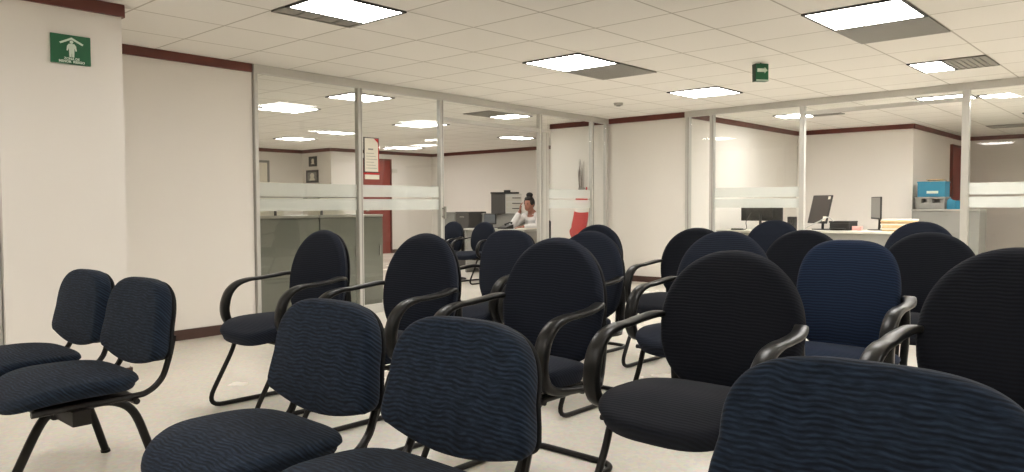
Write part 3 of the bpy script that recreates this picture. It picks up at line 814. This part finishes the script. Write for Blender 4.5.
steel_cabinet(9.8, 10.3, 8.70, 9.62, .955, 'low grey cabinet carrying the large printer', 'grey_mid', 2, face='x', name='printer_cabinet')
pr = thing('office_printer', 'large office printer with dark side and white paper trays behind the woman', 'printer', (10.0, 9.18, .955), PI / 180 * 42)
b = BM(); add_box(b, -.24, .22, -.27, .02, .0, .345, .008); obj('white_body', b, 'white_pl', pr, smooth=False)
b = BM(); add_box(b, -.25, .22, .022, .27, .0, .345, .008); obj('dark_body', b, 'grey_dark', pr, smooth=False)
b = BM(); add_box(b, -.27, .22, -.22, .28, .345, .375, .006); obj('lid', b, 'dark', pr, smooth=False)
b = BM(); add_box(b, -.04, .12, -.07, .05, .375, .415, .01); obj('feeder', b, 'dark', pr, smooth=False)
for z in (.03, .12, .215):
    b = BM(); add_box(b, -.25, -.235, -.265, .01, z, z + .075, .003); tr = obj('tray', b, 'white_lam', pr, smooth=False)
    b = BM(); add_box(b, -.262, -.248, -.25, -.10, z + .050, z + .064, .002); obj('handle', b, 'dark', tr, smooth=False)
def monitor(name, label, x, y, z, rz, w, h, zc, tilt=0., panel='dark', screen='screen', base=True):
    """screen looks along local +x"""
    t = thing(name, label, 'monitor', (x, y, z), rz)
    R = Matrix.Translation((0, 0, zc)) @ Matrix.Rotation(tilt, 4, 'Y')
    b = BM(); add_box(b, -.022, .0, -w / 2, w / 2, -h / 2, h / 2, .006, R); add_box(b, -.045, -.02, -w * .28, w * .28, -h * .3, h * .25, .008, R); obj('housing', b, panel, t, smooth=False)
    b = BM(); add_box(b, -.001, .002, -w / 2 + .012, w / 2 - .012, -h / 2 + .02, h / 2 - .012, 0, R); obj('screen', b, screen, t, smooth=False)
    b = BM(); add_tube(b, catmull([(-.05, 0, .008), (-.055, 0, zc * .5), (-.04, 0, zc - .02)], 4), .018, 10); obj('neck', b, panel, t)
    b = BM(); add_prism(b, [(u * .12 - .03, v * .10) for u, v in superoval(1, 1, 1, 3, 3, 24)], 'z', 0, .012); obj('foot', b, panel, t, smooth=False)
    return t
monitor('desk_monitor', 'small dark monitor on the desk left of the woman', 8.98, 8.62, .725, PI, .26, .17, .15)
b = BM()
tel = thing('desk_telephone', 'dark desk telephone by the woman’s elbow', 'telephone', (8.88, 8.18, .725), 0)
b.free(); b = BM(); add_prism(b, [(-.09, 0), (.09, 0), (.09, .07), (-.09, .025)], 'y', -.09, .09); obj('body', b, 'dark', tel, smooth=False)
b = BM(); add_tube(b, catmull([(-.07, -.06, .07), (-.03, -.06, .085), (.05, -.06, .10), (.08, -.06, .09)], 4), [.02, .02, .014, .014, .012, .012, .012, .012, .014, .014, .02, .02, .02], 8) ; obj('handset', b, 'dark', tel)
paper_pile(8.78, 9.05, 7.66, 7.86, .725, .745, 'flat white papers on the corner of the woman’s desk', n=2)

# visitors' chairs in the left office: same make, a size smaller
v1 = dup(arm0, (7.62, 7.36, 0), 0, 'small navy visitor chair beyond the doorway, in front of the woman’s desk', 'visitor chairs in the left office'); v1.scale = (.89, .89, .895); v1.location = (7.77, 7.64, 0)
v2 = dup(arm0, (7.5, 8.0, 0), 0, 'small navy visitor chair beyond the doorway, half hidden by the door post', 'visitor chairs in the left office'); v2.scale = (.89, .89, .895); v2.location = (7.78, 8.30, 0)

# ------------------------------------------------------------------ the seated woman
wo = thing('person', 'woman with black hair bun and white blouse, seated at a desk, hand on cheek', 'person', (9.55, 8.13, 0), math.radians(6))
def capsule(bm, pts, rad, seg=14): 
    add_tube(bm, catmull(pts, 4), [rad[0]] * 0 + interp(rad, len(pts), 4), seg)
    add_ball(bm, pts[0], rad[0] * .98, 12); add_ball(bm, pts[-1], rad[-1] * .98, 12)
def interp(r, n, k):
    out = []
    for i in range(n - 1):
        for q in range(k): out.append(r[i] + (r[i + 1] - r[i]) * q / k)
    out.append(r[-1]); return out
body = BM()
capsule(body, [(.0, 0, .50), (.01, 0, .62), (-.02, 0, .78), (-.06, 0, .90), (-.09, 0, .965)], [.15, .135, .135, .12, .075])
for sy in (1, -1): add_ball(body, (-.075, sy * .12, .915), (.065, .075, .06), 12); add_ball(body, (.0, sy * .07, .52), (.14, .11, .10), 12)
capsule(body, [(-.09, 0, .96), (-.13, 0, 1.02), (-.15, 0, 1.07)], [.058, .052, .055])
HC_ = Vector((-.175, .0, 1.115))
add_ball(body, HC_, (.088, .073, .108), 20); add_ball(body, HC_ + Vector((-.035, 0, -.055)), (.058, .052, .058), 16)      # skull, jaw
add_ball(body, HC_ + Vector((-.095, 0, -.022)), (.018, .013, .020), 10); add_ball(body, HC_ + Vector((-.085, 0, .0)), (.012, .010, .030), 10)
for sy in (1, -1): add_ball(body, HC_ + Vector((.012, sy * .073, -.012)), (.016, .009, .028), 10)
def hand(bm, wrist, d, pal, curl):
    """palm and five fingers; d points along the hand, pal out of the palm"""
    d = d.normalized(); s = d.cross(pal).normalized(); pal = s.cross(d).normalized()
    Rm = Matrix((d, s, pal)).transposed()
    add_ball(bm, wrist + d * .045, (.050, .040, .016), 12, Rm)
    for k, (off, ln) in enumerate(((-.030, .058), (-.010, .072), (.011, .076), (.031, .066))):
        a = wrist + d * .085 + s * off; pts = [a]; ang_ = .15
        for q in range(3):
            ang_ += curl; pts.append(pts[-1] + (d * math.cos(ang_) + pal * math.sin(ang_)) * ln * (.42, .32, .26)[q])
        add_tube(bm, pts, [.0095, .009, .0085, .007], 8); add_ball(bm, pts[-1], .007, 8)
    a = wrist + d * .03 + s * .034; pts = [a, a + d * .025 + s * .028 + pal * .008, a + d * .055 + s * .036 + pal * .022]
    add_tube(bm, pts, [.012, .0105, .008], 8); add_ball(bm, pts[-1], .008, 8)
# right arm: elbow on the desk, hand to the cheek; left arm lying on the desk
sh_r = Vector((-.08, .165, .90)); el_r = Vector((-.40, .185, .765)); wr_r = Vector((-.265, .115, 1.00))
sh_l = Vector((-.08, -.165, .90)); el_l = Vector((-.27, -.22, .755)); wr_l = Vector((-.46, -.08, .752))
capsule(body, [sh_r, (sh_r + el_r) / 2, el_r], [.055, .047, .040]); capsule(body, [el_r, (el_r + wr_r) / 2 + Vector((-.008, 0, 0)), wr_r], [.040, .036, .026])
capsule(body, [sh_l, (sh_l + el_l) / 2, el_l], [.055, .047, .040]); capsule(body, [el_l, (el_l + wr_l) / 2, wr_l], [.040, .036, .026])
hand(body, wr_r, Vector((.02, -.03, 1)), Vector((.6, -.8, 0)), .25)
hand(body, wr_l, Vector((-1, .45, 0)), Vector((0, 0, -1)), .15)
for sy in (1, -1):
    capsule(body, [(-.0, sy * .09, .51), (-.22, sy * .11, .525), (-.42, sy * .11, .50)], [.095, .080, .062])
    capsule(body, [(-.42, sy * .11, .50), (-.42, sy * .11, .30), (-.40, sy * .11, .09)], [.060, .054, .036])
    capsule(body, [(-.39, sy * .11, .05), (-.50, sy * .115, .035), (-.57, sy * .12, .03)], [.042, .036, .028])
bo = obj('body', body, 'skin', wo)
rm = bo.modifiers.new('fuse', 'REMESH'); rm.mode = 'VOXEL'; rm.voxel_size = .007; rm.use_smooth_shade = True
sm = bo.modifiers.new('soft', 'SMOOTH'); sm.factor = .5; sm.iterations = 3
# blouse over torso and upper arms, collar open at the neck
bl = BM()
capsule(bl, [(.0, 0, .52), (.01, 0, .62), (-.02, 0, .78), (-.06, 0, .90), (-.085, 0, .955)], [.163, .150, .150, .134, .078])
for sy in (1, -1): add_ball(bl, (-.075, sy * .12, .913), (.078, .090, .072), 12)
capsule(bl, [sh_r, (sh_r + el_r) / 2, el_r], [.068, .060, .056]); capsule(bl, [el_r, el_r * .6 + wr_r * .4, el_r * .25 + wr_r * .75], [.054, .052, .046])
capsule(bl, [sh_l, (sh_l + el_l) / 2, el_l], [.068, .060, .056]); capsule(bl, [el_l, el_l * .6 + wr_l * .4, el_l * .2 + wr_l * .8], [.054, .052, .046])
blo = obj('blouse', bl, 'blouse', wo)
rm = blo.modifiers.new('fuse', 'REMESH'); rm.mode = 'VOXEL'; rm.voxel_size = .010; rm.use_smooth_shade = True
sm = blo.modifiers.new('soft', 'SMOOTH'); sm.factor = .5; sm.iterations = 3
tr_ = BM()
for sy in (1, -1):
    capsule(tr_, [(-.0, sy * .09, .51), (-.22, sy * .11, .525), (-.42, sy * .11, .50)], [.108, .092, .074])
    capsule(tr_, [(-.42, sy * .11, .50), (-.42, sy * .11, .30), (-.40, sy * .11, .10)], [.072, .066, .056])
add_ball(tr_, (.0, 0, .51), (.165, .175, .10), 14)
tro = obj('trousers', tr_, 'trousers', wo)
rm = tro.modifiers.new('fuse', 'REMESH'); rm.mode = 'VOXEL'; rm.voxel_size = .010; rm.use_smooth_shade = True
ha = BM()
add_ball(ha, HC_ + Vector((.022, 0, .022)), (.092, .082, .105), 20)
add_ball(ha, HC_ + Vector((.0, 0, .085)), (.085, .072, .045), 16)
add_ball(ha, HC_ + Vector((.015, 0, .150)), (.055, .058, .045), 16)
for sy in (1, -1): add_ball(ha, HC_ + Vector((.0, sy * .062, .03)), (.055, .020, .055), 12)
ho = obj('hair', ha, 'hair', wo)
rm = ho.modifiers.new('fuse', 'REMESH'); rm.mode = 'VOXEL'; rm.voxel_size = .007; rm.use_smooth_shade = True
ey = BM()
for sy in (1, -1): add_ball(ey, HC_ + Vector((-.081, sy * .030, .005)), (.007, .012, .006), 10)
obj('eyes', ey, 'eye', wo)
lp = BM(); add_ball(lp, HC_ + Vector((-.091, 0, -.062)), (.008, .022, .007), 10); obj('lips', lp, 'lips', wo)
ch = thing('desk_chair', 'dark office chair under the seated woman', 'chair', (9.57, 8.13, 0), math.radians(6))
b = BM(); add_cushion(b, superoval(.23, .22, .22, 3, 3), .06, .015, lambda u, v, w: Vector((-.12 - v, u, .395 - w)), .95); obj('seat', b, 'black_fab', ch)
b = BM(); add_cushion(b, superoval(.20, .2, .2, 3, 3), .05, .01, lambda u, v, w: Vector((.185 + .1 * v + w, u, .66 + v)), .97); obj('backrest', b, 'black_fab', ch)
b = BM(); add_tube(b, [(-.12, 0, .34), (-.12, 0, .08)], .028, 12); obj('column', b, 'tube', ch)
b = BM(); add_tube(b, catmull([(-.10, 0, .33), (.12, 0, .34), (.23, 0, .42), (.245, 0, .60)], 4), .016, 8); obj('back_bar', b, 'tube', ch)
for k in range(5):
    a = 2 * PI * k / 5; b = BM(); c_, s_ = math.cos(a), math.sin(a)
    add_tube(b, [(-.12, 0, .10), (-.12 + .26 * c_, .26 * s_, .065)], [.022, .015], 8); lg = obj('leg', b, 'tube', ch)
    b = BM(); add_ball(b, (-.12 + .26 * c_, .26 * s_, .028), .028, 10); obj('caster', b, 'dark', lg)

# ------------------------------------------------------------------ right office
desk(10.0, 10.7, 4.12, 5.12, .735, 'grey desk under the black monitor, behind the right glass', 'white_lam', 'grey_mid')
desk(10.3, 11.05, 2.62, 4.10, .742, 'off-white desk with paper stack and slim monitor in the right office', 'white_lam', 'grey_mid')
monitor('desk_monitor', 'black monitor seen from behind on the desk at the right glass', 10.33, 4.585, .735, 0, .61, .265, .262)
tm = monitor('desk_monitor', 'black monitor tilted back with a white sticker, beside the glass door post', 10.70, 3.92, .742, math.atan2(.573, -.822), .42, .40, .285, tilt=-.24, screen='darkscreen')
b = BM(); R = Matrix.Translation((0, 0, .285)) @ Matrix.Rotation(-.24, 4, 'Y'); add_box(b, .0018, .003, .12, .19, -.17, -.10, 0, R); obj('sticker', b, 'paper', tm, smooth=False)
b = BM(); add_box(b, .0018, .003, .14, .19, .14, .18, 0, R); obj('sticker', b, 'paper', tm, smooth=False)
fp = thing('flat_printer', 'flat black printer on the off-white desk beside the tilted monitor', 'printer', (10.72, 3.60, .742), 0)
b = BM(); add_box(b, -.17, .17, -.13, .13, 0, .10, .012); obj('body', b, 'dark', fp, smooth=False)
b = BM(); add_box(b, -.18, .16, -.135, .135, .10, .125, .006); obj('lid', b, 'dark', fp, smooth=False)
b = BM(); add_prism(b, [(-.17, .015), (-.30, .03), (-.30, .037), (-.17, .03)], 'y', -.09, .09); obj('tray', b, 'grey_dark', fp, smooth=False)
sp2 = thing('desk_speaker', 'small dark speaker on the grey desk, left of the glass door post', 'speaker', (10.42, 4.19, .735), 0)
b = BM(); add_box(b, -.06, .06, -.045, .045, 0, .19, .006); obj('cabinet', b, 'dark', sp2, smooth=False)
b = BM(); bmesh.ops.create_cone(b, cap_ends=True, segments=20, radius1=.034, radius2=.034, depth=.006, matrix=Matrix.Translation((.061, 0, .06)) @ Matrix.Rotation(PI / 2, 4, 'Y')); obj('driver', b, 'grey_dark', sp2)
b = BM(); add_box(b, 10.58, 10.66, 3.33, 3.45, .742, .80, .01); tag(obj('pink_box', b, 'pink'), 'small pink box on the off-white desk right of the flat printer', 'box')
monitor('desk_monitor', 'slim grey screen seen almost edge-on, left of the paper stack', 10.86, 3.235, .742, math.atan2(.85, -.52), .44, .30, .30, panel='dark', screen='grey_mid')
paper_pile(10.55, 10.85, 2.70, 3.07, .742, .90, 'tan and white paper stack at the right end of the off-white desk', 'manila', 8)
b = BM(); add_tube(b, catmull([(10.42, 4.04, .75), (10.38, 3.94, .80), (10.40, 3.82, .86), (10.46, 3.72, .92), (10.50, 3.66, .865)], 6), .008, 6); tag(obj('pale_cable', b, 'cable'), 'pale cable looping in front of the tilted black monitor', 'cable')
b = BM(); add_tube(b, catmull([(10.28, 4.72, .98), (10.2, 4.76, .86), (10.15, 4.74, .75), (10.1, 4.86, .745), (10.12, 4.95, .745)], 6), .005, 6); add_box(b, 10.08, 10.16, 4.78, 4.93, .735, .758, .004); tag(obj('power_cable', b, 'dark'), 'black cable and adapter lying left of the black monitor', 'cable')
steel_cabinet(12.9, 13.4, 2.40, 3.32, 1.012, 'grey lateral file cabinet holding the blue box in the right office', 'grey_mid', 3, None, face='x', name='file_cabinet', topmat='grey_light')
gp = thing('grey_printer', 'grey desktop printer under the blue box on the file cabinet', 'printer', (13.12, 3.08, 1.012), 0)
b = BM(); add_box(b, -.15, .2, -.20, .20, 0, .10, .01); obj('base', b, 'grey_mid', gp, smooth=False)
b = BM(); add_box(b, -.15, .2, -.20, -.14, .10, .16); add_box(b, -.15, .2, -.03, .05, .10, .16); add_box(b, -.15, .2, .12, .20, .10, .16); add_box(b, .0, .2, -.14, .12, .10, .16); obj('body', b, 'grey_mid', gp, smooth=False)
b = BM(); add_box(b, -.17, .2, -.21, .21, .16, .188, .006); obj('lid', b, 'grey_mid', gp, smooth=False)
bx = thing('blue_box', 'blue cardboard archive box on top of the grey printer', 'box', (13.12, 3.07, 1.202), 0)
b = BM(); add_box(b, -.14, .16, -.19, .19, 0, .21, .004); obj('carton', b, 'blue_card', bx, smooth=False)
b = BM(); add_box(b, -.145, .165, -.195, .195, .21, .235, .004); obj('lid', b, 'blue_card', bx, smooth=False)
b = BM(); add_box(b, -.142, -.139, -.10, .06, .05, .09); obj('label_strip', b, 'signwhite', bx, smooth=False)
paper_pile(13.02, 13.25, 2.68, 2.85, 1.202, 1.40, 'brown folders leaning beside the blue archive box', 'manila', 5, 'folder_stack', 'folders') if False else None
sb = thing('blue_carton', 'small blue carton on the file cabinet beside the red door', 'box', (13.05, 2.775, 1.012), math.radians(-14))
b = BM(); add_box(b, -.07, .07, -.065, .065, 0, .13, .003); obj('carton', b, 'blue_card', sb, smooth=False)
b = BM(); add_prism(b, [(-.065, .13), (.065, .13), (.02, .175), (.0, .15)], 'x', -.07, -.065); obj('flap', b, 'blue_card', sb, smooth=False)
fd = thing('folder_bundle', 'brown folders lying on top of the blue archive box', 'folders', (13.12, 3.02, 1.437), math.radians(8))
for k in range(3):
    b = BM(); add_box(b, -.12, .13, -.15 + .03 * k, .10 + .02 * k, .012 * k, .012 * k + .010, .002); obj('folder', b, ('manila', 'grey_dark', 'manila')[k], fd, smooth=False)
door = BM(); add_box(door, 15.50, 16.30, 3.325, 3.36, 0, 2.12, .004); d_ = struct('door_2', door, 'reddoor')
b = BM(); add_box(b, 15.56, 15.62, 3.28, 3.326, .98, 1.10, .006); obj('handle', b, 'grey_light', d_)
b = BM(); add_box(b, 15.46, 15.50, 3.31, 3.359, 0, 2.16); add_box(b, 16.30, 16.34, 3.31, 3.359, 0, 2.16); add_box(b, 15.50, 16.30, 3.31, 3.359, 2.12, 2.16); obj('door_frame', b, 'trim', d_, smooth=False)

# ------------------------------------------------------------------ world, camera, view
w = bpy.data.worlds.new('World'); S.world = w; w.use_nodes = True
w.node_tree.nodes['Background'].inputs[0].default_value = (.9, .87, .8, 1); w.node_tree.nodes['Background'].inputs[1].default_value = .05

pitch, yaw, roll, fpx = -4.05270729e-02, -8.34977440e-01, -4.21566594e-03, 759.625
cp, sp_ = math.cos(pitch), math.sin(pitch); cy, sy = math.cos(yaw), math.sin(yaw); cr, sr = math.cos(roll), math.sin(roll)
fw = Vector((cp * -sy, cp * cy, sp_)); rt = Vector((cy, sy, 0)); up = rt.cross(fw)
r2 = rt * cr + up * sr; u2 = rt * -sr + up * cr
cam = bpy.data.cameras.new('camera'); co = bpy.data.objects.new('camera', cam); COL.objects.link(co)
cam.sensor_width = 36; cam.lens = fpx / 1024 * 36; cam.clip_start = .02; cam.clip_end = 100
co.matrix_world = Matrix(((r2.x, u2.x, -fw.x, 0), (r2.y, u2.y, -fw.y, 0), (r2.z, u2.z, -fw.z, 1.10), (0, 0, 0, 1)))
S.camera = co
S.view_settings.view_transform = 'Standard'; S.view_settings.look = 'None'; S.view_settings.gamma = 1; S.view_settings.use_curve_mapping = False
S.view_settings.exposure = .34
S.cycles.max_bounces = 14; S.cycles.diffuse_bounces = 8; S.cycles.glossy_bounces = 5; S.cycles.transparent_max_bounces = 16
S.cycles.use_denoising = True; S.cycles.caustics_reflective = False; S.cycles.caustics_refractive = False
S.cycles.sample_clamp_indirect = 6
